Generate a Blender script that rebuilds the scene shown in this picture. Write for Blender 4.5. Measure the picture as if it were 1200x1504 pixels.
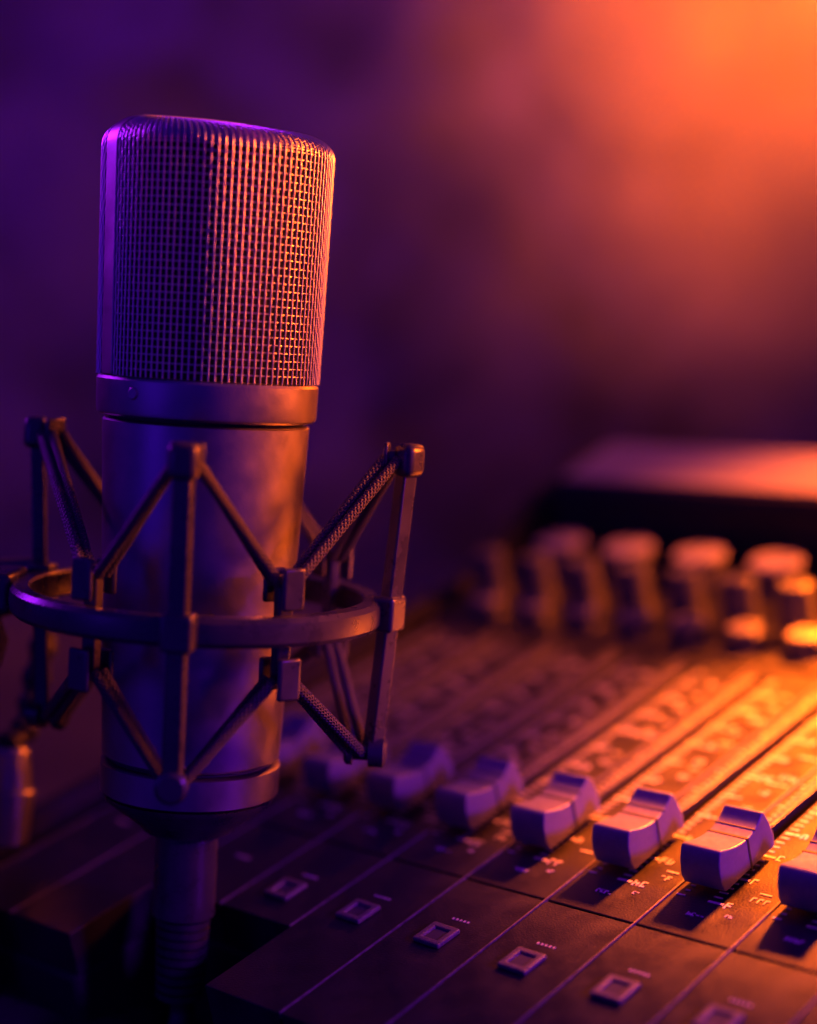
import bpy, bmesh, math, random
from mathutils import Vector, Matrix
random.seed(7)
sc = bpy.context.scene
for o in list(bpy.data.objects): bpy.data.objects.remove(o)
R = math.radians
# ------------------------------------------------------------------ camera
F, CX, CY = 2500.0, 600.0, 752.0          # focal length and centre in photo pixels (1200 x 1504)
PITCH = R(5.598)
DESK = 0.75
CAM = Vector((0, 0, DESK + 0.196))
cp, sp = math.cos(PITCH), math.sin(PITCH)
FWD, DWN, RGT = Vector((0, cp, -sp)), Vector((0, -sp, -cp)), Vector((1, 0, 0))
def at(x, y, z):                            # photo pixel + distance along the view axis -> world point
    return CAM + (RGT * ((x - CX) / F) + DWN * ((y - CY) / F) + FWD) * z
cam = bpy.data.cameras.new('camera'); camo = bpy.data.objects.new('camera', cam)
sc.collection.objects.link(camo); sc.camera = camo
camo.location = CAM; camo.rotation_euler = (math.pi / 2 - PITCH, 0, 0)
cam.sensor_fit = 'VERTICAL'; cam.sensor_height = 36; cam.sensor_width = 36
cam.lens = 36 * F / 1504; cam.clip_start = 0.01; cam.clip_end = 50
cam.dof.use_dof = True; cam.dof.focus_distance = 0.427; cam.dof.aperture_fstop = 3.4
# ------------------------------------------------------------------ world, exposure
w = bpy.data.worlds.new('World'); sc.world = w; w.use_nodes = True
bg = w.node_tree.nodes['Background']; bg.inputs[0].default_value = (0.06, 0.006, 1.0, 1); bg.inputs[1].default_value = 0.30
sc.view_settings.view_transform = 'Standard'; sc.view_settings.look = 'None'
sc.view_settings.exposure = 0; sc.view_settings.gamma = 1
sc.render.engine = 'CYCLES'
sc.cycles.use_denoising = True
sc.cycles.max_bounces = 6; sc.cycles.volume_bounces = 0
sc.cycles.sample_clamp_indirect = 4
# ------------------------------------------------------------------ console frame (fitted from the photo)
P = 0.0272                                  # channel pitch in metres
U = Vector((0.74503, -0.66703, 0)); V = Vector((0.6481, 0.72389, 0.23652)); N = Vector((-0.15777, -0.17622, 0.97163))
ORG = CAM + Vector((2.78896, 14.3048, -5.21373)) * P
def con(u, v, h=0): return ORG + (U * u + V * v + N * h) * P
# ------------------------------------------------------------------ lamps
def lamp(name, kind, loc, target, col, power, size=0.1, size_y=None, spot=None, blend=1.0):
    l = bpy.data.lights.new(name, kind); o = bpy.data.objects.new(name, l); sc.collection.objects.link(o)
    o.location = loc; d = (Vector(target) - Vector(loc)); o.rotation_euler = d.to_track_quat('-Z', 'Y').to_euler()
    l.color = col; l.energy = power
    if kind == 'AREA':
        l.shape = 'RECTANGLE' if size_y else 'DISK'; l.size = size
        if size_y: l.size_y = size_y
    else: l.shadow_soft_size = size
    if kind == 'SPOT': l.spot_size = R(spot); l.spot_blend = blend
    return o
ORANGE, VIOLET, BLUE = (1.0, 0.122, 0.004), (0.26, 0.010, 1.0), (0.09, 0.008, 1.0)
lamp('console_lamp', 'SPOT', con(-1.4, 11.6, 7.2), con(-0.9, 4.9, 0), ORANGE, 205, 0.016, spot=38, blend=1.0)
lamp('bridge_fill', 'SPOT', con(0.5, 13.5, 5.5), con(-3.4, 8.7, 0.5), ORANGE, 25, 0.02, spot=44)  # added spot without a known source, keeps the far section lit
lamp('rim_lamp', 'SPOT', (0.56, 0.52, DESK + 0.37), (-0.03, 0.44, DESK + 0.24), ORANGE, 92, 0.09, spot=29)
lamp('magenta_head_fill', 'SPOT', (0.42, 0.02, DESK + 0.46), (-0.045, 0.44, DESK + 0.31), (0.85, 0.03, 0.40), 9, 0.12, spot=19)  # added fill that softens the grille's light-to-dark edge
lamp('smoke_lamp', 'SPOT', (0.36, 1.14, DESK + 0.50), (0.05, 1.02, DESK + 0.35), ORANGE, 52, 0.03, spot=92)
lamp('wall_lamp', 'SPOT', (0.47, 1.08, DESK + 0.66), (0.375, 1.5, DESK + 0.485), ORANGE, 470, 0.04, spot=56)
lamp('violet_side_lamp', 'SPOT', (0.50, 0.06, DESK + 0.30), con(-0.8, 0.3, -0.4), (0.24, 0.008, 1.0), 17, 0.04, spot=25, blend=0.6)
lamp('violet_back_lamp', 'SPOT', (-0.60, 0.80, DESK + 0.50), (-0.07, 0.44, DESK + 0.29), (0.36, 0.01, 1.0), 26, 0.10, spot=26)
lamp('violet_wall_lamp', 'SPOT', (-0.75, 1.00, DESK + 0.95), (-0.42, 1.5, DESK + 0.55), (0.22, 0.004, 1.0), 20, 0.1, spot=76)
lamp('blue_wall_fill', 'SPOT', (-0.10, 1.00, DESK + 1.00), (-0.16, 1.5, DESK + 0.26), (0.13, 0.004, 1.0), 9, 0.1, spot=76)  # added fill that lifts the dark wall towards blue
lamp('blue_left_lamp', 'AREA', (-0.42, 0.12, DESK + 0.20), (-0.05, 0.44, DESK + 0.15), BLUE, 0.15, 0.2)
# ------------------------------------------------------------------ materials
def mat(name, col, rough=0.5, metal=0.0, spec=0.5, noise=None, bump=None, rvar=0.0):
    m = bpy.data.materials.new(name); m.use_nodes = True; nt = m.node_tree; b = nt.nodes['Principled BSDF']
    b.inputs['Base Color'].default_value = (*col, 1); b.inputs['Roughness'].default_value = rough
    b.inputs['Metallic'].default_value = metal; b.inputs['Specular IOR Level'].default_value = spec
    tc = nt.nodes.new('ShaderNodeTexCoord')
    if noise:
        sca, amt = noise
        n = nt.nodes.new('ShaderNodeTexNoise'); n.inputs['Scale'].default_value = sca; n.inputs['Detail'].default_value = 6; n.inputs['Roughness'].default_value = 0.62
        nt.links.new(tc.outputs['Object'], n.inputs['Vector'])
        r = nt.nodes.new('ShaderNodeMapRange'); r.inputs[1].default_value = 0.3; r.inputs[2].default_value = 0.7
        r.inputs[3].default_value = 1 - amt; r.inputs[4].default_value = 1 + amt
        nt.links.new(n.outputs[0], r.inputs[0])
        x = nt.nodes.new('ShaderNodeVectorMath'); x.operation = 'SCALE'; x.inputs[0].default_value = col
        nt.links.new(r.outputs[0], x.inputs['Scale']); nt.links.new(x.outputs[0], b.inputs['Base Color'])
        if rvar:
            r2 = nt.nodes.new('ShaderNodeMapRange'); r2.inputs[1].default_value = 0.3; r2.inputs[2].default_value = 0.7
            r2.inputs[3].default_value = rough - rvar; r2.inputs[4].default_value = rough + rvar
            nt.links.new(n.outputs[0], r2.inputs[0]); nt.links.new(r2.outputs[0], b.inputs['Roughness'])
    if bump:
        sca, st, dist = bump
        n = nt.nodes.new('ShaderNodeTexNoise'); n.inputs['Scale'].default_value = sca; n.inputs['Detail'].default_value = 4
        nt.links.new(tc.outputs['Object'], n.inputs['Vector'])
        bp = nt.nodes.new('ShaderNodeBump'); bp.inputs['Strength'].default_value = st; bp.inputs['Distance'].default_value = dist
        nt.links.new(n.outputs[0], bp.inputs['Height']); nt.links.new(bp.outputs[0], b.inputs['Normal'])
    return m
M = {}
M['nickel'] = mat('satin_nickel', (0.27, 0.25, 0.245), 0.39, 1.0, noise=(90, 0.12), bump=(2600, 0.10, 0.0004), rvar=0.06)
M['wire'] = mat('nickel_wire', (0.55, 0.52, 0.50), 0.34, 1.0)
M['gauze'] = mat('dark_gauze', (0.012, 0.012, 0.014), 0.8, 0.0, 0.2, bump=(5000, 0.6, 0.0003))
M['black_metal'] = mat('black_painted_metal', (0.030, 0.029, 0.030), 0.30, 0.0, 0.6, noise=(160, 0.25), bump=(3000, 0.12, 0.0003), rvar=0.08)
M['groove'] = mat('dark_gap', (0.01, 0.01, 0.01), 0.7)
M['rubber'] = mat('black_rubber', (0.018, 0.018, 0.019), 0.55, 0, 0.4, noise=(300, 0.3))
M['panel'] = mat('console_panel', (0.015, 0.0145, 0.016), 0.40, 0.0, 0.30, noise=(70, 0.35), bump=(1800, 0.22, 0.0006), rvar=0.12)
M['console'] = mat('console_case', (0.016, 0.016, 0.017), 0.65, 0.0, 0.15, noise=(60, 0.3), bump=(900, 0.2, 0.0006))
M['paint'] = mat('pale_print', (0.42, 0.40, 0.36), 0.4, 0.0, 0.4, noise=(900, 0.45))
M['line'] = mat('pale_line', (0.11, 0.10, 0.095), 0.35, 0.0, 0.5, noise=(500, 0.5))
M['cap'] = mat('grey_cap_plastic', (0.145, 0.14, 0.155), 0.38, 0.0, 0.5, noise=(700, 0.14), bump=(4200, 0.14, 0.0004), rvar=0.06)
M['cap_line'] = mat('cap_line_black', (0.008, 0.008, 0.008), 0.6)
M['knob'] = mat('dark_knob_plastic', (0.05, 0.05, 0.055), 0.4, 0.0, 0.5)
M['knob_top'] = mat('pale_knob_top', (0.30, 0.28, 0.26), 0.45, 0.0, 0.5)
M['button'] = mat('button_plastic', (0.10, 0.095, 0.09), 0.45, 0.0, 0.5, noise=(800, 0.35), bump=(2500, 0.25, 0.0005))
M['desk'] = mat('dark_desk', (0.05, 0.045, 0.05), 0.45, 0.0, 0.4, noise=(14, 0.3), bump=(200, 0.1, 0.001))
# braided elastic cord: diagonal weave from its own UV (around, along)
def cord_material():
    m = bpy.data.materials.new('braided_cord'); m.use_nodes = True; nt = m.node_tree; b = nt.nodes['Principled BSDF']
    b.inputs['Roughness'].default_value = 0.5
    uv = nt.nodes.new('ShaderNodeTexCoord'); sp_ = nt.nodes.new('ShaderNodeSeparateXYZ'); nt.links.new(uv.outputs['UV'], sp_.inputs[0])
    def math_(op, a, bb):
        n = nt.nodes.new('ShaderNodeMath'); n.operation = op
        for i, q in enumerate((a, bb)):
            if q is None: continue
            if isinstance(q, (int, float)): n.inputs[i].default_value = q
            else: nt.links.new(q, n.inputs[i])
        return n.outputs[0]
    ang = math_('MULTIPLY', sp_.outputs[0], 2 * math.pi * 7); ln = math_('MULTIPLY', sp_.outputs[1], 2 * math.pi * 1000 / 1.5)
    s1 = math_('SINE', math_('ADD', ang, ln), None); s2 = math_('SINE', math_('SUBTRACT', ang, ln), None)
    h = math_('MAXIMUM', s1, s2)
    bp = nt.nodes.new('ShaderNodeBump'); bp.inputs['Strength'].default_value = 0.9; bp.inputs['Distance'].default_value = 0.0006
    nt.links.new(h, bp.inputs['Height']); nt.links.new(bp.outputs[0], b.inputs['Normal'])
    mr = nt.nodes.new('ShaderNodeMapRange'); mr.inputs[1].default_value = -1; mr.inputs[2].default_value = 1; mr.inputs[3].default_value = 0.02; mr.inputs[4].default_value = 0.10
    nt.links.new(math_('MULTIPLY', s1, s2), mr.inputs[0])
    cc = nt.nodes.new('ShaderNodeCombineColor')
    for i in range(3): nt.links.new(mr.outputs[0], cc.inputs[i])
    nt.links.new(cc.outputs[0], b.inputs['Base Color'])
    return m
M['cord'] = cord_material()
def wall_material():
    m = bpy.data.materials.new('smoke_clouded_wall'); m.use_nodes = True; nt = m.node_tree; b = nt.nodes['Principled BSDF']
    b.inputs['Roughness'].default_value = 0.85; b.inputs['Specular IOR Level'].default_value = 0.15
    tc = nt.nodes.new('ShaderNodeTexCoord')
    def noise(s, d, r, dist):
        n = nt.nodes.new('ShaderNodeTexNoise'); n.inputs['Scale'].default_value = s; n.inputs['Detail'].default_value = d
        n.inputs['Roughness'].default_value = r; n.inputs['Distortion'].default_value = dist; nt.links.new(tc.outputs['Object'], n.inputs['Vector']); return n.outputs[0]
    a, c = noise(5.0, 5, 0.55, 0.9), noise(14, 6, 0.6, 0.5)
    x = nt.nodes.new('ShaderNodeMath'); x.operation = 'MULTIPLY_ADD'; x.inputs[1].default_value = 0.45; nt.links.new(c, x.inputs[0]); nt.links.new(a, x.inputs[2])
    cr = nt.nodes.new('ShaderNodeValToRGB'); cr.color_ramp.elements[0].position = 0.52; cr.color_ramp.elements[1].position = 0.92
    cr.color_ramp.elements[0].color = (0.012, 0.011, 0.011, 1); cr.color_ramp.elements[1].color = (0.17, 0.155, 0.15, 1)  # cloudy tones paint the look of lit smoke into the wall colour
    nt.links.new(x.outputs[0], cr.inputs[0]); nt.links.new(cr.outputs[0], b.inputs['Base Color'])
    bp = nt.nodes.new('ShaderNodeBump'); bp.inputs['Strength'].default_value = 0.3; bp.inputs['Distance'].default_value = 0.01
    nt.links.new(c, bp.inputs['Height']); nt.links.new(bp.outputs[0], b.inputs['Normal'])
    return m
M['wall'] = wall_material()
# ------------------------------------------------------------------ mesh helpers
def link(o, parent=None):
    sc.collection.objects.link(o)
    if parent is not None: o.parent = parent
    return o
def tag(o, label=None, cat=None, group=None, kind=None):
    for k, v in (('label', label), ('category', cat), ('group', group), ('kind', kind)):
        if v: o[k] = v
    return o
def empty(name, mtx, label, cat, group=None):
    o = bpy.data.objects.new(name, None); o.empty_display_size = 0.01; link(o); o.matrix_world = mtx
    return tag(o, label, cat, group)
class MB:
    def __init__(s): s.v = []; s.f = []; s.uv = {}
    def add(s, vs, fs):
        k = len(s.v); s.v += [tuple(q) for q in vs]; s.f += [tuple(i + k for i in f) for f in fs]; return s
    def box(s, x0, x1, y0, y1, z0, z1):
        return s.add([(x0, y0, z0), (x1, y0, z0), (x1, y1, z0), (x0, y1, z0), (x0, y0, z1), (x1, y0, z1), (x1, y1, z1), (x0, y1, z1)],
                     [(3, 2, 1, 0), (4, 5, 6, 7), (0, 1, 5, 4), (1, 2, 6, 5), (2, 3, 7, 6), (3, 0, 4, 7)])
    def tube(s, pts, rad, n=8, cap=True, uv=False):
        pts = [Vector(q) for q in pts]; k0 = len(s.v); L = 0; fr = None; vl = []
        for i, q in enumerate(pts):
            t = (pts[min(i + 1, len(pts) - 1)] - pts[max(i - 1, 0)]).normalized()
            if fr is None:
                fr = t.orthogonal().normalized()
            fr = (fr - t * fr.dot(t)).normalized(); b = t.cross(fr)
            r = rad[i] if isinstance(rad, (list, tuple)) else rad
            if i: L += (q - pts[i - 1]).length
            vl.append(L)
            for j in range(n):
                a = 2 * math.pi * j / n; s.v.append(tuple(q + fr * (math.cos(a) * r) + b * (math.sin(a) * r)))
        for i in range(len(pts) - 1):
            for j in range(n):
                j2 = (j + 1) % n; fi = len(s.f)
                s.f.append((k0 + i * n + j, k0 + i * n + j2, k0 + (i + 1) * n + j2, k0 + (i + 1) * n + j))
                if uv: s.uv[fi] = [(j / n, vl[i]), ((j + 1) / n, vl[i]), ((j + 1) / n, vl[i + 1]), (j / n, vl[i + 1])]
        if cap:
            s.f.append(tuple(k0 + j for j in reversed(range(n)))); s.f.append(tuple(k0 + (len(pts) - 1) * n + j for j in range(n)))
        return s
    def lathe(s, prof, n=64, axis=None, closed=False):
        # prof: (radius, z); axis: 4x4 to place it
        k0 = len(s.v); A = axis or Matrix.Identity(4)
        for r, z in prof:
            for j in range(n):
                a = 2 * math.pi * j / n; s.v.append(tuple(A @ Vector((r * math.cos(a), r * math.sin(a), z))))
        m = len(prof)
        for i in range(m if closed else m - 1):
            i2 = (i + 1) % m
            for j in range(n):
                j2 = (j + 1) % n; s.f.append((k0 + i * n + j, k0 + i * n + j2, k0 + i2 * n + j2, k0 + i2 * n + j))
        if not closed:
            if prof[0][0] > 1e-6: s.f.append(tuple(k0 + j for j in reversed(range(n))))
            if prof[-1][0] > 1e-6: s.f.append(tuple(k0 + (m - 1) * n + j for j in range(n)))
        return s
    def prism(s, poly, x0, x1, tx0=None):
        # poly: (y, z) outline extruded along x
        n = len(poly); k = len(s.v)
        s.v += [(x0, y, z) for y, z in poly] + [(x1, y, z) for y, z in poly]
        s.f.append(tuple(k + i for i in reversed(range(n)))); s.f.append(tuple(k + n + i for i in range(n)))
        for i in range(n): s.f.append((k + i, k + (i + 1) % n, k + n + (i + 1) % n, k + n + i))
        return s
    def build(s, name, m, parent=None, smooth=True, bevel=None, seg=2, angle=35):
        me = bpy.data.meshes.new(name); me.from_pydata(s.v, [], s.f)
        if s.uv:
            ul = me.uv_layers.new(name='UVMap')
            for p in me.polygons:
                if p.index in s.uv:
                    for li, c in zip(p.loop_indices, s.uv[p.index]): ul.data[li].uv = c
        bm = bmesh.new(); bm.from_mesh(me); bmesh.ops.recalc_face_normals(bm, faces=bm.faces); bm.to_mesh(me); bm.free()
        me.materials.append(m)
        if smooth:
            me.polygons.foreach_set('use_smooth', [True] * len(me.polygons)); me.set_sharp_from_angle(angle=R(angle))
        o = bpy.data.objects.new(name, me); link(o, parent)
        if bevel:
            b = o.modifiers.new('bevel', 'BEVEL'); b.width = bevel; b.segments = seg; b.limit_method = 'ANGLE'; b.angle_limit = R(angle)
            b.harden_normals = False
        return o
def copy_tree(o, parent):
    c = o.copy(); sc.collection.objects.link(c); c.parent = parent
    for ch in [q for q in o.children]: copy_tree(ch, c)
    return c
# ------------------------------------------------------------------ setting
wm = MB(); NX = 24
wm.add([(-2.6, 1.50, DESK - 0.75), (3.0, 1.50, DESK - 0.75), (3.0, 1.50, DESK + 1.8), (-2.6, 1.50, DESK + 1.8),
        (-2.6, 1.60, DESK - 0.75), (3.0, 1.60, DESK - 0.75), (3.0, 1.60, DESK + 1.8), (-2.6, 1.60, DESK + 1.8)],
       [(0, 1, 2, 3), (7, 6, 5, 4), (0, 4, 5, 1), (3, 2, 6, 7), (0, 3, 7, 4), (1, 5, 6, 2)])
tag(wm.build('wall', M['wall'], smooth=False), kind='structure')
dm = MB().box(-1.3, 1.6, 0.16, 1.46, DESK - 0.04, DESK)
tag(dm.build('desk', M['desk'], smooth=False, bevel=0.004), kind='structure')
def smoke_material():
    m = bpy.data.materials.new('smoke'); m.use_nodes = True; nt = m.node_tree; nt.nodes.remove(nt.nodes['Principled BSDF'])
    v = nt.nodes.new('ShaderNodeVolumePrincipled'); nt.links.new(v.outputs[0], nt.nodes['Material Output'].inputs['Volume'])
    v.inputs['Color'].default_value = (0.85, 0.82, 0.85, 1); v.inputs['Anisotropy'].default_value = 0.2
    tc = nt.nodes.new('ShaderNodeTexCoord')
    n = nt.nodes.new('ShaderNodeTexNoise'); n.inputs['Scale'].default_value = 7.5; n.inputs['Detail'].default_value = 6; n.inputs['Roughness'].default_value = 0.56; n.inputs['Distortion'].default_value = 1.6
    nt.links.new(tc.outputs['Object'], n.inputs['Vector'])
    r = nt.nodes.new('ShaderNodeMapRange'); r.inputs[1].default_value = 0.45; r.inputs[2].default_value = 0.58; r.inputs[3].default_value = 0.02; r.inputs[4].default_value = 9.0
    nt.links.new(n.outputs[0], r.inputs[0])
    # density thins from the lit corner: the glow's falloff is shaped into the smoke
    d = nt.nodes.new('ShaderNodeVectorMath'); d.operation = 'DISTANCE'; d.inputs[1].default_value = (0.42, 1.1, DESK + 0.52); nt.links.new(tc.outputs['Object'], d.inputs[0])
    f = nt.nodes.new('ShaderNodeMapRange'); f.interpolation_type = 'SMOOTHSTEP'; f.inputs[1].default_value = 0.10; f.inputs[2].default_value = 0.54; f.inputs[3].default_value = 1.0; f.inputs[4].default_value = 0.02
    nt.links.new(d.outputs['Value'], f.inputs[0])
    x = nt.nodes.new('ShaderNodeMath'); x.operation = 'MULTIPLY'; nt.links.new(r.outputs[0], x.inputs[0]); nt.links.new(f.outputs[0], x.inputs[1])
    nt.links.new(x.outputs[0], v.inputs['Density'])
    return m
SMOKE = True
if SMOKE:
    sb = MB().box(-1.2, 1.3, 0.80, 1.44, DESK + 0.012, DESK + 1.2)
    tag(sb.build('smoke', smoke_material(), smooth=False), 'thin drifting smoke in front of the back wall', 'smoke', kind='stuff')
    sc.cycles.volume_step_rate = 4.0; sc.cycles.volume_max_steps = 64
# ------------------------------------------------------------------ mixing console
cm = Matrix((( U.x, V.x, N.x, ORG.x), (U.y, V.y, N.y, ORG.y), (U.z, V.z, N.z, ORG.z), (0, 0, 0, 1)))
console = empty('mixing_console', cm, 'large black mixing console with rows of grey fader caps behind the microphone', 'mixing console')
def hdesk(v): return (DESK + 0.0005 - ORG.z - v * P * V.z) / (P * N.z)
UL, UR, VF, VB = -8.4, 3.4, -1.5, 10.6
def pr(l): return [(a * P, b * P) for a, b in l]
body = [(VF, -0.47), (VB, -0.47), (VB, hdesk(VB)), (VF + 0.02, hdesk(VF + 0.02)), (VF - 0.03, -0.8)]
MB().prism(pr(body), UL * P, UR * P).build('case', M['console'], console, bevel=0.002)
for (a, b) in ((UL - 0.28, UL - 0.01), (UR + 0.01, UR + 0.28)):
    chk = [(-2.75, 0.16), (7.0, 0.2), (8.7, 0.95), (VB + 0.1, 1.15), (VB + 0.1, hdesk(VB + 0.1)), (-2.75, hdesk(-2.75))]
    MB().prism(pr(chk), a * P, b * P).build('side_cheek', M['console'], console, bevel=0.002)
arm = [(VF - 0.05, -0.47), (-2.64, -0.47), (-2.66, -0.8), (-2.66, hdesk(-2.66)), (VF - 0.05, hdesk(VF - 0.05))]
MB().prism(pr(arm), -3.97 * P, UR * P).build('front_case', M['console'], console, bevel=0.002)
MB().prism(pr(arm), (UL + 0.01) * P, -6.03 * P).build('front_case', M['console'], console, bevel=0.002)
S = 0.29                                     # slot offset inside a channel
VE = 6.85
def slot_plate():
    m = MB(); g = 0.014
    x0, x1, y0, y1 = g, 1 - g, 0.016, 5.62; a0, a1, b0, b1 = S - 0.085, S + 0.085, 0.86, 5.35; d = -0.46
    xs, ys = (x0, a0, a1, x1), (y0, b0, b1, y1)
    vs = [(x * P, y * P, 0) for y in ys for x in xs] + [(x * P, y * P, d * P) for y in ys for x in xs]
    fs = []
    for j in range(3):
        for i in range(3):
            if i == 1 and j == 1: continue
            q = (j * 4 + i, j * 4 + i + 1, (j + 1) * 4 + i + 1, (j + 1) * 4 + i); fs.append(q); fs.append(tuple(16 + k for k in reversed(q)))
    ring = [(0, 1, 2, 3, 7, 11, 15, 14, 13, 12, 8, 4), (5, 9, 10, 6)]
    for rr in ring:
        for i in range(len(rr)):
            a, b = rr[i], rr[(i + 1) % len(rr)]; fs.append((a, 16 + a, 16 + b, b))
    m.nwall = 4
    return m.add(vs, fs)
def marks(seed, with_side=True):
    rnd = random.Random(seed); m = MB(); z0, z1 = 0.0, 0.006
    def dash(u, v, lu, lv):
        m.box((u - lu / 2) * P, (u + lu / 2) * P, (v - lv / 2) * P, (v + lv / 2) * P, z0 * P, z1 * P)
    def glyphs(u, v, n, hgt):               # a run of tiny strokes
        for q in range(n):
            c = u + q * hgt * 0.75; t = rnd.randrange(4)
            dash(c, v + rnd.choice((-.3, 0, .3)) * hgt, hgt * 0.42, hgt * 0.20)
            if t != 1: dash(c - hgt * 0.2, v, hgt * 0.16, hgt * 0.9)
            if t in (0, 2): dash(c + hgt * 0.02, v + hgt * 0.4, hgt * 0.42, hgt * 0.16)
            if t == 3: dash(c + hgt * 0.2, v - 0.1 * hgt, hgt * 0.15, hgt * 0.6)
    v, k = 0.62, 0
    while v < 5.3:
        big = k % 5 == 0
        dash(S + 0.16 + (0.03 if big else 0), v, 0.16 if big else 0.09, 0.034 if big else 0.022)
        dash(S - 0.165 - (0.02 if big else 0), v, 0.09 if big else 0.05, 0.022)
        if big: glyphs(S + 0.32, v, rnd.choice((1, 2, 2)), 0.11)
        if k % 4 == 2 and rnd.random() < .8: glyphs(S + 0.48 + rnd.uniform(-.02, .04), v, rnd.choice((2, 2, 3)), 0.09)
        if k % 7 == 3: dash(S + 0.53, v + .03, rnd.uniform(.1, .24), 0.022)
        v += 0.095; k += 1
    glyphs(S + 0.06, 0.36, 4, 0.062); glyphs(S + 0.40, 0.46, 2, 0.05)
    for q in range(5): dash(0.40 + q * 0.045, -0.66, 0.02, 0.03)
    return m
# fader cap: saddle profile (along travel, up)
def cap_mesh():
    prof = [(-0.425, 0.05), (-0.470, 0.15), (-0.472, 0.30), (-0.440, 0.415), (-0.420, 0.442), (-0.392, 0.452)]
    for t in (0, .06, .13, .2, .28, .36, .44, .5, .56, .62, .68, .74, .8, .86, .91, .96):
        h = .368 + (.076 * ((.5 - t) / .5) ** 1.8 if t < .5 else .112 * ((t - .5) / .46) ** 2.4)
        prof.append((-0.36 + 0.70 * t, h))
    prof += [(0.335, 0.496), (0.362, 0.490), (0.420, 0.37), (0.465, 0.21), (0.455, 0.09)]
    m = MB(); n = len(prof); W = 0.232
    def x(h): return W - 0.02 * (h / 0.4)
    vs = [(-x(h) * P, v * P, h * P) for v, h in prof] + [(x(h) * P, v * P, h * P) for v, h in prof]
    fs = [tuple(reversed(range(n))), tuple(range(n, 2 * n))] + [(i, (i + 1) % n, n + (i + 1) % n, n + i) for i in range(n)]
    return m.add(vs, fs)
def cap_line_mesh(v0=0.03, t=0.3735, b=0.052, hw=0.014):
    m = MB(); W = 0.232; e = 0.004
    def x(h): return W - 0.02 * (h / 0.4) + e
    vs = []
    for v in (v0 - hw, v0 + hw):
        vs += [(-x(b) * P, v * P, b * P), (x(b) * P, v * P, b * P), (x(t) * P, v * P, t * P), (-x(t) * P, v * P, t * P)]
    return m.add(vs, [(3, 2, 1, 0), (4, 5, 6, 7), (0, 1, 5, 4), (1, 2, 6, 5), (2, 3, 7, 6), (3, 0, 4, 7)])
def stem_mesh(): return MB().box(-0.03 * P, 0.03 * P, -0.16 * P, 0.16 * P, -0.45 * P, 0.06 * P)
cap0 = cap_mesh().build('fader_cap', M['cap'], console, bevel=0.0006, seg=3, angle=28)
cap_line_mesh().build('indicator_line', M['cap_line'], cap0, smooth=False)
cap_line_mesh(0.170, 0.3995, 0.385, 0.006).build('grip_line', M['cap_line'], cap0, smooth=False)
stem_mesh().build('stem', M['knob'], cap0, smooth=False)
plate0 = slot_plate().build('channel_plate', M['panel'], console, smooth=False, bevel=0.00022, seg=2)
bp0 = MB().box(0.014 * P, 0.986 * P, -1.47 * P, -0.016 * P, -0.46 * P, 0).build('button_plate', M['panel'], console, smooth=False, bevel=0.00022)
plate0.data.materials.append(M['groove'])
for f_ in list(plate0.data.polygons)[-4:]: f_.material_index = 1  # slot walls coloured near black to stand for shade inside the slot
bq0 = MB().box(0.014 * P, 0.986 * P, -2.6 * P, -0.016 * P, -0.46 * P, 0).build('button_plate', M['panel'], console, smooth=False, bevel=0.00022)
lq0 = MB().box(-0.008 * P, 0.008 * P, -2.6 * P, 5.62 * P, -0.05 * P, 0.012 * P).build('divider_line', M['line'], console, smooth=False)
glint0 = MB().box((S - 0.115) * P, (S - 0.098) * P, 0.9 * P, 5.35 * P, 0, 0.012 * P).build('slot_edge_glint', M['line'], console, smooth=False)  # pale strip put in for the slot edge catching light
line0 = MB().box(-0.008 * P, 0.008 * P, -1.47 * P, 5.62 * P, -0.05 * P, 0.012 * P).build('divider_line', M['line'], console, smooth=False)
# square ring button with a recessed middle
def button_mesh():
    m = MB(); a, b, h, d = 0.160, 0.092, 0.050, 0.018
    o = [(-a, -a), (a, -a), (a, a), (-a, a)]; i_ = [(-b, -b), (b, -b), (b, b), (-b, b)]
    vs = [(x * P, y * P, 0.0) for x, y in o] + [(x * P, y * P, h * P) for x, y in o] + [(x * P, y * P, h * P) for x, y in i_] + [(x * P, y * P, d * P) for x, y in i_]
    fs = [(3, 2, 1, 0), (12, 13, 14, 15)]
    for k in range(4):
        q = (k + 1) % 4; fs += [(k, q, 4 + q, 4 + k), (4 + k, 4 + q, 8 + q, 8 + k), (8 + k, 8 + q, 12 + q, 12 + k)]
    return m.add(vs, fs)
but0 = button_mesh().build('button', M['button'], console, smooth=False, bevel=0.0004)
MB().box(-0.08 * P, 0.08 * P, -0.08 * P, 0.08 * P, 0.014 * P, 0.030 * P).build('button_lens', M['knob'], but0, smooth=False)
capv = {-8: 1.30, -7: 1.22, -6: 1.20, -5: 1.19, -4: 1.17, -3: 1.17, -2: 1.18, -1: 1.19, 0: 1.20, 1: 1.16, 2: 1.2}
def use(o, seen=set()):                       # the template itself the first time, then copies with shared mesh data
    if o.name in seen: return copy_tree(o, console)
    seen.add(o.name); return o
for k in range(-8, 3):
    near = k >= -4 or k <= -7
    for q in (plate0, bq0 if near else bp0, glint0, lq0 if k >= -3 or k <= -7 else line0): use(q).location = (k * P, 0, 0)
    c = use(cap0); c.location = ((k + S) * P, capv[k] * P, 0.0); c.rotation_euler = (0, 0, random.uniform(-0.02, 0.02))
    if k >= -5:
        c = use(but0); c.location = ((k + 0.47) * P, -0.99 * P, 0); c.rotation_euler = (0, 0, random.uniform(-0.03, 0.03))
    mk = marks(k + 40).build('scale_marks', M['paint'], console, smooth=False); mk.location = (k * P, 0, 0.00003); mk['kind'] = 'stuff'
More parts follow.
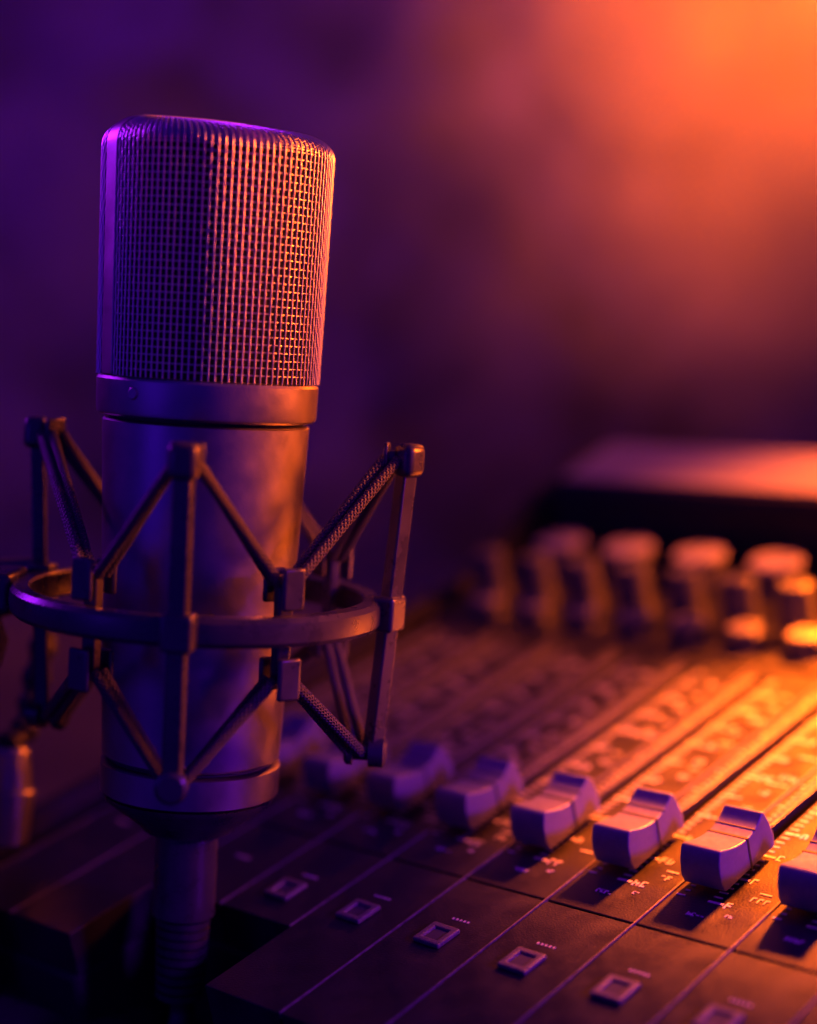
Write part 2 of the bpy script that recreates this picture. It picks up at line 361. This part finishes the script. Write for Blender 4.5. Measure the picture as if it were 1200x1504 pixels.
# back section: plate, short pale-topped knobs, tall dark knobs, large knobs, meter bridge
MB().box((UL + 0.02) * P, (UR - 0.02) * P, 5.66 * P, 8.72 * P, -0.46 * P, 0.0).build('rear_plate', M['panel'], console, smooth=False, bevel=0.0003)
def knob(name, r, h, cr, ch, m1=M['knob'], m2=M['knob_top']):
    k = MB().lathe([(r * 1.06 * P, 0), (r * 1.06 * P, h * .12 * P), (r * P, h * .2 * P), (r * .94 * P, h * .92 * P), (r * .86 * P, h * P)], 28).build(name, m1, console)
    t = MB().lathe([(cr * P, h * P), (cr * P, (h + ch) * P), (cr * .9 * P, (h + ch + 0.015) * P)], 28).build('knob_top', m2, k)
    pm = MB().box(-0.025 * P, 0.025 * P, 0, cr * .9 * P, (h + ch) * P, (h + ch + 0.03) * P).build('pointer', m1, k, smooth=False)
    return k
M['dull_top'] = mat('dull_knob_top', (0.13, 0.12, 0.115), 0.5)
kA = knob('short_knob', 0.25, 0.20, 0.22, 0.05, m2=M['dull_top']); kB = knob('tall_knob', 0.24, 0.64, 0.21, 0.04, m2=M['knob']); kC = knob('large_knob', 0.36, 0.36, 0.36, 0.06)
for i in range(-4, 7):
    k = kA if i == -4 else copy_tree(kA, console); k.location = ((-2.62 - 0.82 * i) * P, (6.22 - 0.02 * i) * P, 0); k.rotation_euler = (0, 0, random.uniform(-2, 2))
for i in range(-4, 7):
    k = kB if i == -4 else copy_tree(kB, console); k.location = ((-2.98 - 0.82 * i) * P, 6.72 * P, 0); k.rotation_euler = (0, 0, random.uniform(-2, 2))
for i in range(-3, 4):
    k = kC if i == -3 else copy_tree(kC, console); k.location = ((-4.05 - 1.2 * i) * P, 8.1 * P, 0); k.rotation_euler = (0, 0, random.uniform(-2, 2))
brg = [(8.75, -0.1), (8.85, 0.98), (8.95, 1.05), (10.45, 1.22), (10.55, 1.1), (10.55, -0.4)]
MB().prism(pr(brg), (UL + 0.03) * P, (UR - 0.03) * P).build('meter_bridge', M['console'], console, bevel=0.002)
def bz(v): return 1.05 + (v - 8.95) * (0.17 / 1.5)
MB().prism(pr([(9.05, bz(9.05)), (10.4, bz(10.4)), (10.4, bz(10.4) + 0.03), (9.05, bz(9.05) + 0.03)]), (UL + 0.2) * P, (UR - 0.3) * P).build('bridge_top', M['knob_top'], console, smooth=False)
# ------------------------------------------------------------------ microphone
LEAN = R(3.36)
M1 = at(305, 585, 0.44)
AX = Vector((math.sin(LEAN), 0, math.cos(LEAN)))
FACE = math.atan2(-M1.x, M1.y)
def zc(p): return (p - CAM).dot(FWD)
def py(p): q = p - CAM; return CY + F * q.dot(DWN) / q.dot(FWD)
def t_of(y):                                  # height along the axis (from M1) of photo row y
    lo, hi = -0.3, 0.3
    for _ in range(50):
        m = (lo + hi) / 2
        if py(M1 + AX * m) > y: lo = m
        else: hi = m
    return lo
def px(t, n): return n * zc(M1 + AX * t) / F  # n photo pixels at the axis, in metres
TB = t_of(1216)
ROT = Matrix.Rotation(LEAN, 4, 'Y') @ Matrix.Rotation(FACE, 4, 'Z')
mm = Matrix.Translation(M1 + AX * TB) @ ROT
mic = empty('microphone', mm, 'satin metal studio condenser microphone with woven wire grille head, upright in the shock mount', 'microphone')
def T(y): return t_of(y) - TB
def W(y, n): return px(t_of(y), n)
r_lo, r_hi = W(1105, 129), W(618, 151.5)
t_ring0, t_ring1, t_col0, t_col1 = T(1160), T(1112), T(614), T(556)
MB().lathe([(W(1216, 66), 0), (W(1216, 70), 0.0012), (W(1160, 122), t_ring0 - 0.002), (W(1160, 126), t_ring0 - 0.0004)], 96).build('base_cone', M['black_metal'], mic, bevel=None)
MB().lathe([(r_lo - .0008, t_ring0), (r_lo + .0001, t_ring0 + .0006), (r_lo + .0004, t_ring1 - .0006), (r_lo - .0006, t_ring1)], 96).build('bottom_ring', M['nickel'], mic)
MB().lathe([(r_lo - .0016, t_ring1 + 0.0001), (r_lo - .0016, t_ring1 + 0.0010)], 96).build('ring_gap', M['groove'], mic)
MB().lathe([(r_lo - .0006, t_ring1 + .0011), (r_lo + .0001, t_ring1 + .0018), (r_hi - .0001, t_col0 - .0013), (r_hi - .0006, t_col0 - .0008)], 96).build('body', M['nickel'], mic)
MB().lathe([(r_hi - .0018, t_col0 - .0007), (r_hi - .0018, t_col0)], 96).build('collar_gap', M['groove'], mic)
rc_ = W(585, 160.5)
MB().lathe([(rc_ - .0012, t_col0 + .0001), (rc_ - .0002, t_col0 + .0007), (rc_, t_col0 + .0016), (rc_ + .0002, t_col1 - .001), (rc_ - .0003, t_col1 - .0003), (rc_ - .0012, t_col1), (rc_ - .004, t_col1 + .0001)], 96).build('collar', M['nickel'], mic)
sa = R(-40); sm = Matrix.Translation(Vector((math.sin(sa), -math.cos(sa), 0)) * (rc_ - .0006) + Vector((0, 0, (t_col0 + t_col1) / 2 + .001))) @ Matrix.Rotation(sa, 4, 'Z') @ Matrix.Rotation(math.pi / 2, 4, 'X')
MB().lathe([(0.0016, 0), (0.0016, 0.0008), (0.0013, 0.0011)], 20, sm).build('screw', M['nickel'], mic)
# head: two woven half shells and a flat frame strip over the top
AZ = R(26)
HX = Vector((math.cos(AZ), math.sin(AZ), 0)); HY = Vector((math.sin(AZ), -math.cos(AZ), 0))
T0, T1 = t_col1, T(195)
a_bot, a_top = W(552, 157), W(230, 165)
HR, RC, YO = 0.0058, 0.0068, 0.0030
def dims(arc):                                # arc: distance up the front profile -> (z, a, b)
    st = (T1 - HR) - T0
    if arc <= st:
        k = arc / (T1 - T0); a = a_bot + (a_top - a_bot) * k; return T0 + arc, a, a * 0.97 - YO
    ph = min(1.0, (arc - st) / TOPARC) * math.pi / 2
    a = a_bot + (a_top - a_bot) * (st / (T1 - T0))
    cph = max(0.0, math.cos(ph))
    return T1 - HR + HR * math.sin(ph) ** 0.8 + 0.0012 * (1 - cph), a - RC * (1 - cph), (a * 0.97 - YO) * cph ** 0.62
TOPARC = HR * 1.1 + 0.024
ARC = (T1 - HR) - T0 + TOPARC
def surf(th, arc, side, off=0.0):
    z, a, b = dims(arc)
    def pt(th, arc):
        z, a, b = dims(arc); return HX * (a * math.cos(th)) + HY * (side * (YO + b * math.sin(th))) + Vector((0, 0, z))
    q = pt(th, arc)
    if off:
        e = 1e-3; d1 = pt(th + e, arc) - pt(th - e, arc); d2 = pt(th, min(ARC, arc + 2e-4)) - pt(th, arc - 2e-4)
        n = d1.cross(d2)
        if n.length < 1e-12: n = Vector((0, 0, 1))
        n.normalize()
        if n.dot(q - Vector((0, 0, (T0 + T1) / 2))) < 0: n = -n
        q = q + n * off
    return q
NVW = 52; dv = 0.00190; NH = int(ARC / dv)
ths = [math.pi * (i + 0.5) / NVW for i in range(NVW)]
for side in (1, -1):
    m = MB()
    for i, th in enumerate(ths):
        pts = []
        for j in range(2 * NH + 1):
            arc = min(ARC * 0.998, j * dv / 2)
            off = 0.00016 + (0.00006 * math.cos(math.pi * j / 2 + math.pi * i) if j % 2 == 0 else 0)
            pts.append(surf(th, arc, side, off))
        m.tube(pts, 0.00025, 5, cap=False)
    for j in range(1, NH):
        pts = []
        for i in range(2 * NVW - 1):
            th = math.pi * (i / 2 + 0.5) / NVW
            off = -0.00010 - (0.00006 * math.cos(math.pi * i / 2 + math.pi * j) if i % 2 == 0 else 0)
            pts.append(surf(th, j * dv, side, off))
        m.tube(pts, 0.00020, 5, cap=False)
    o = m.build('wire_grille', M['wire'], mic, angle=80); o['kind'] = 'stuff'
    g = MB(); na, nb = 40, 46
    vs = [surf(math.pi * i / na, min(ARC * .999, ARC * j / nb), side, -0.0016) for j in range(nb + 1) for i in range(na + 1)]
    g.add(vs, [(j * (na + 1) + i, j * (na + 1) + i + 1, (j + 1) * (na + 1) + i + 1, (j + 1) * (na + 1) + i) for j in range(nb) for i in range(na)])
    g.build('inner_gauze', M['gauze'], mic)
def frame_strip():
    m = MB(); path = []
    n = 40
    for j in range(n + 1):
        z, a, b = dims(ARC * j / n); path.append((a, z))
    # right side up, ridge, left side down
    top = [(path[-1][0] * (1 - 2 * k / 16), path[-1][1] + 0.0010 * math.sin(math.pi * k / 16)) for k in range(1, 16)]
    full = path + top + [(-a, z) for a, z in reversed(path)]
    k0 = 0; vs = []
    for idx, (a, z) in enumerate(full):
        p0 = full[max(0, idx - 1)]; p1 = full[min(len(full) - 1, idx + 1)]
        tx, tz = p1[0] - p0[0], p1[1] - p0[1]; l = math.hypot(tx, tz) or 1; nx, nz = tz / l, -tx / l
        for (o, yy) in ((0.0007, -YO - .0002), (0.0007, YO + .0002), (-0.0012, YO + .0002), (-0.0012, -YO - .0002)):
            vs.append(HX * (a + nx * o) + HY * yy + Vector((0, 0, z + nz * o)))
    fs = []
    for i in range(len(full) - 1):
        for q in range(4):
            q2 = (q + 1) % 4; fs.append((i * 4 + q, i * 4 + q2, (i + 1) * 4 + q2, (i + 1) * 4 + q))
    fs += [(3, 2, 1, 0), tuple((len(full) - 1) * 4 + q for q in range(4))]
    return m.add(vs, fs)
frame_strip().build('head_frame', M['nickel'], mic, bevel=0.0003)
# ------------------------------------------------------------------ shock mount
t_r = t_of(884)
sm_ = Matrix.Translation(M1 + AX * t_r) @ ROT
shock = empty('shock_mount', sm_, 'black round shock mount with upright posts and zigzag elastic cords around the microphone body', 'shock mount')
RO = 0.0482; RI = 0.0430; HH = 0.0036
MB().lathe([(RI, -HH + .0006), (RI + .0006, -HH), (RO - .0010, -HH), (RO, -HH + .0012), (RO + .0002, 0), (RO, HH - .0012), (RO - .0010, HH), (RI + .0006, HH), (RI, HH - .0006)], 128, closed=True).build('ring', M['black_metal'], shock)
for a in (150, 210, 330 + 30):
    r = R(a); rb = r_lo + (r_hi - r_lo) * (t_r - TB - t_ring1) / (t_col0 - t_ring1)
    o = MB().box(-0.004, 0.004, -RI - 0.0003, -rb + 0.0002, -0.003, 0.0008).build('clamp_pad', M['rubber'], shock, smooth=False); o.rotation_euler = (0, 0, r)
def bx(mb, c, s): return mb.box(c[0] - s[0] / 2, c[0] + s[0] / 2, c[1] - s[1] / 2, c[1] + s[1] / 2, c[2] - s[2] / 2, c[2] + s[2] / 2)
RP = 0.0502; SL = 0.062                       # post radius at the ring, outward slope
ZT, ZB = 0.0405, -0.0365
def rp(z): return RP + SL * z
# sector template pointing to -Y (towards the camera), rotated about Z for each post
def post_mesh():
    m = MB(); hw, hd = 0.0023, 0.0019; vs = []
    for z in (ZB, ZT):
        y = -rp(z); vs += [(-hw, y - hd, z), (hw, y - hd, z), (hw, y + hd, z), (-hw, y + hd, z)]
    return m.add(vs, [(3, 2, 1, 0), (4, 5, 6, 7), (0, 1, 5, 4), (1, 2, 6, 5), (2, 3, 7, 6), (3, 0, 4, 7)])
def clip_mesh(): return bx(MB(), (0, -rp(ZT) - 0.0004, ZT), (0.0074, 0.0062, 0.0086))
def flange_mesh(): return bx(MB(), (0, -rp(ZT) + 0.0056, ZT + 0.0004), (0.0082, 0.0014, 0.0076))
def pin_mesh(z, y0, y1, r): return MB().lathe([(r, 0), (r, y1 - y0)], 16, Matrix.Translation((0, y0, z)) @ Matrix.Rotation(-math.pi / 2, 4, 'X'))
def block_mesh(): return bx(MB(), (0, -RP + 0.0004, 0.0004), (0.0078, 0.0066, 0.0092))
def knob_mesh():
    A = Matrix.Translation((0, -rp(ZB) - 0.0036, ZB)) @ Matrix.Rotation(-math.pi / 2, 4, 'X')
    return MB().lathe([(0.0030, 0), (0.0040, 0.0007), (0.0040, 0.0046), (0.0024, 0.0048), (0.0024, 0.0086), (0.0038, 0.0088), (0.0038, 0.0104), (0.0030, 0.011)], 28, A)
RH = 0.0408; ZH1, ZH0 = 0.0100, -0.0105
def hook_mesh():
    m = bx(MB(), (0, -RH, (ZH1 + ZH0) / 2), (0.0040, 0.0030, ZH1 - ZH0 + 0.006))
    return m
def hook_flange(z, dy, h): return bx(MB(), (0, -RH + dy, z), (0.0062, 0.0015, h))
def tab_mesh(): return MB().box(-0.003, 0.003, -RI - 0.0004, -RH - 0.0014, -0.0026, 0.0026)
def cord_mesh(z_post, z_hook, inner, dang):
    sgn = 1 if dang > 0 else -1
    # from a post (at -Y) to the neighbouring hook; two strands, outer and inner
    d = -0.0036 * inner
    a = R(dang)
    p0 = Vector((sgn * 0.0022, -(rp(z_post) - 0.0026 + d), z_post))
    hr = RH + 0.0014 - 0.0030 * inner; o = -sgn * 0.0022
    p1 = Vector((hr * math.sin(a) + o * math.cos(a), -hr * math.cos(a) + o * math.sin(a), z_hook))
    pts = []
    n = 10
    for i in range(n + 1):
        t = i / n; q = p0.lerp(p1, t); pts.append(q)
    return MB().tube(pts, 0.00140, 14, uv=True)
def twist(mb, deg):                           # turn a post's section about the post's own line
    c, n = math.cos(R(deg)), math.sin(R(deg))
    mb.v = [(x * c - (y + rp(z)) * n, x * n + (y + rp(z)) * c - rp(z), z) for x, y, z in mb.v]
    return mb
def post_parts(tw):
    return [twist(post_mesh(), tw).build('post', M['black_metal'], shock, bevel=0.0005), twist(block_mesh(), tw * .6).build('post_block', M['black_metal'], shock, bevel=0.0010, seg=3),
            twist(clip_mesh(), tw * .8).build('post_clip', M['black_metal'], shock, bevel=0.0020, seg=4), flange_mesh().build('clip_flange', M['black_metal'], shock, bevel=0.0012, seg=3),
            pin_mesh(ZT, -rp(ZT) + 0.002, -rp(ZT) + 0.0056, 0.0022).build('clip_pin', M['black_metal'], shock),
            knob_mesh().build('cord_knob', M['black_metal'], shock)]
hooks = [hook_mesh().build('hook_stem', M['black_metal'], shock, bevel=0.0005), tab_mesh().build('hook_tab', M['black_metal'], shock, smooth=False)]
for z in (ZH1, ZH0 - 0.0015):
    for dy, h in ((-0.0042, 0.0105), (0.0044, 0.0085)):
        hooks.append(hook_flange(z, dy, h).build('hook_flange', M['black_metal'], shock, bevel=0.0010, seg=3))
PAZ = [-5, 80, 168, 239]; HAZ = [30, 118, 204, 322]
for i, az in enumerate(PAZ):
    for c in post_parts((-14, -42, -20, 30)[i]): c.rotation_euler = (0, 0, R(az))
for i, az in enumerate(HAZ):
    for q in hooks:
        c = q if i == 0 else copy_tree(q, shock); c.rotation_euler = (0, 0, R(az))
for i in range(4):
    for pa, ha in ((PAZ[i], HAZ[i]), (PAZ[(i + 1) % 4] + (360 if i == 3 else 0), HAZ[i])):
        for zp, zh in ((ZT, ZH1 + 0.001), (ZB, ZH0 - 0.002)):
            for inner in (0, 1):
                c = cord_mesh(zp, zh, inner, ha - pa).build('elastic_cord', M['cord'], shock, angle=60); c.rotation_euler = (0, 0, R(pa))
lug = MB().box(-0.010, 0.010, -RO - 0.012, -RO + 0.0012, -0.005, 0.0055).build('mounting_lug', M['black_metal'], shock, bevel=0.0018, seg=3); lug.rotation_euler = (0, 0, R(-98))
# ------------------------------------------------------------------ stand beside the microphone (mostly out of frame)
stp = at(-66, 880, 0.47); stp = Vector((stp.x, stp.y, DESK))
stand = empty('microphone_stand', Matrix.Translation(stp), 'dark metal desk stand whose swivel head grips the shock mount ring', 'microphone stand')
zt = at(-66, 872, 0.47).z - DESK
MB().lathe([(0.055, 0.0002), (0.055, 0.006), (0.050, 0.010), (0.014, 0.013)], 48).build('base', M['black_metal'], stand)
MB().lathe([(0.008, 0.012), (0.008, zt - 0.01)], 32).build('tube', M['black_metal'], stand)
SA = Matrix.Translation((0, 0, zt)) @ Matrix.Rotation(R(82), 4, 'Y')
MB().lathe([(0.010, -0.014), (0.013, -0.012), (0.013, 0.006), (0.0085, 0.010), (0.0070, 0.024)], 32, SA).build('swivel', M['black_metal'], stand)
MB().lathe([(0.011, -0.012), (0.012, -0.010), (0.012, 0.010), (0.011, 0.012)], 10, Matrix.Translation((0.004, -0.016, zt - 0.012)) @ Matrix.Rotation(R(90), 4, 'X')).build('swivel_knob', M['black_metal'], stand)
# ------------------------------------------------------------------ microphone cable: barrel plug, ribbed boot, cable to the desk
ct = mm @ Vector((0, 0, -0.0002)) - AX * 0.0
cb = empty('microphone_cable', Matrix.Translation(ct) @ ROT, 'dark barrel plug with ribbed boot and cable hanging under the microphone base', 'cable')
yb = T(1345); ye = T(1465)
rb_ = W(1216, 46)
MB().lathe([(rb_ - .0008, 0), (rb_, -0.0006), (rb_, yb + 0.001), (rb_ - .0010, yb)], 64).build('plug_barrel', M['black_metal'], cb)
bo = []
nr = 9
for i in range(nr):
    z0 = yb + (ye - yb) * i / nr; z1 = yb + (ye - yb) * (i + .62) / nr; z2 = yb + (ye - yb) * (i + 1) / nr; r0 = 0.0072 - 0.0008 * i / nr
    bo += [(r0, z0), (r0, z1), (r0 - .0012, z1 - .0002), (r0 - .0012, z2 + .0002)]
MB().lathe(bo, 40).build('ribbed_boot', M['rubber'], cb, angle=25)
inv = (Matrix.Translation(ct) @ ROT).inverted()
e0 = Vector((0, 0, ye + .002)); wd = Matrix.Translation(ct) @ ROT
pts = [e0, Vector((0, -0.001, ye - .008))]
pw = [wd @ q for q in pts]
end = [Vector((pw[1].x - .01, pw[1].y - .022, pw[1].z - .016)), Vector((pw[1].x - .03, pw[1].y - .05, DESK + .0045)), Vector((pw[1].x - .09, pw[1].y - .06, DESK + .0034)), Vector((pw[1].x - .2, pw[1].y - .04, DESK + .0034))]
ctl = [pw[0], pw[1]] + end; cur = []
for i in range(len(ctl) - 1):
    p0, p1, p2, p3 = ctl[max(i - 1, 0)], ctl[i], ctl[i + 1], ctl[min(i + 2, len(ctl) - 1)]
    for k in range(8):
        t = k / 8; cur.append(0.5 * ((2 * p1) + (p2 - p0) * t + (2 * p0 - 5 * p1 + 4 * p2 - p3) * t * t + (3 * p1 - p0 - 3 * p2 + p3) * t ** 3))
MB().tube([inv @ q for q in cur], 0.0032, 14).build('cable', M['rubber'], cb)
# ------------------------------------------------------------------ second plug hanging left of the ring
b0 = at(3, 1240, 0.50); b1 = at(12, 1096, 0.50)
ax = (b1 - b0).normalized()
q = ax.to_track_quat('Z', 'Y').to_matrix().to_4x4()
pm = Matrix.Translation(b0) @ q
plug = empty('hanging_plug', pm, 'silver barrel plug with a ribbed boot hanging left of the shock mount', 'plug')
L = (b1 - b0).length
MB().lathe([(0.0062, 0), (0.0073, 0.001), (0.0086, L * .52), (0.0086, L * .55), (0.0078, L * .58)], 48).build('barrel', M['nickel'], plug)
MB().lathe([(0.0076, L * .585), (0.0074, L * .7), (0.0064, L * .95), (0.0050, L)], 48).build('collar', M['nickel'], plug)
inv = pm.inverted()
bp_ = [b1, at(34, 1075, 0.505), at(46, 1040, 0.507), at(52, 1000, 0.508), at(62, 955, 0.508), at(70, 915, 0.508)]
pts, rad = [], []
for i in range(len(bp_) - 1):
    for k in range(4):
        t = k / 4; pts.append(inv @ bp_[i].lerp(bp_[i + 1], t)); rad.append(0.0044 if k in (0, 1) else 0.0032)
MB().tube(pts, rad, 20).build('ribbed_boot', M['rubber'], plug, angle=30)
ctl = [at(70, 917, 0.508), at(72, 895, 0.508), at(50, 872, 0.507), at(0, 868, 0.500), at(-45, 880, 0.492)]; cur = []
for i in range(len(ctl) - 1):
    p0, p1, p2, p3 = ctl[max(i - 1, 0)], ctl[i], ctl[i + 1], ctl[min(i + 2, len(ctl) - 1)]
    for k in range(8):
        t = k / 8; cur.append(0.5 * ((2 * p1) + (p2 - p0) * t + (2 * p0 - 5 * p1 + 4 * p2 - p3) * t * t + (3 * p1 - p0 - 3 * p2 + p3) * t ** 3))
MB().tube([inv @ q for q in cur], 0.0030, 14).build('cable', M['rubber'], plug)
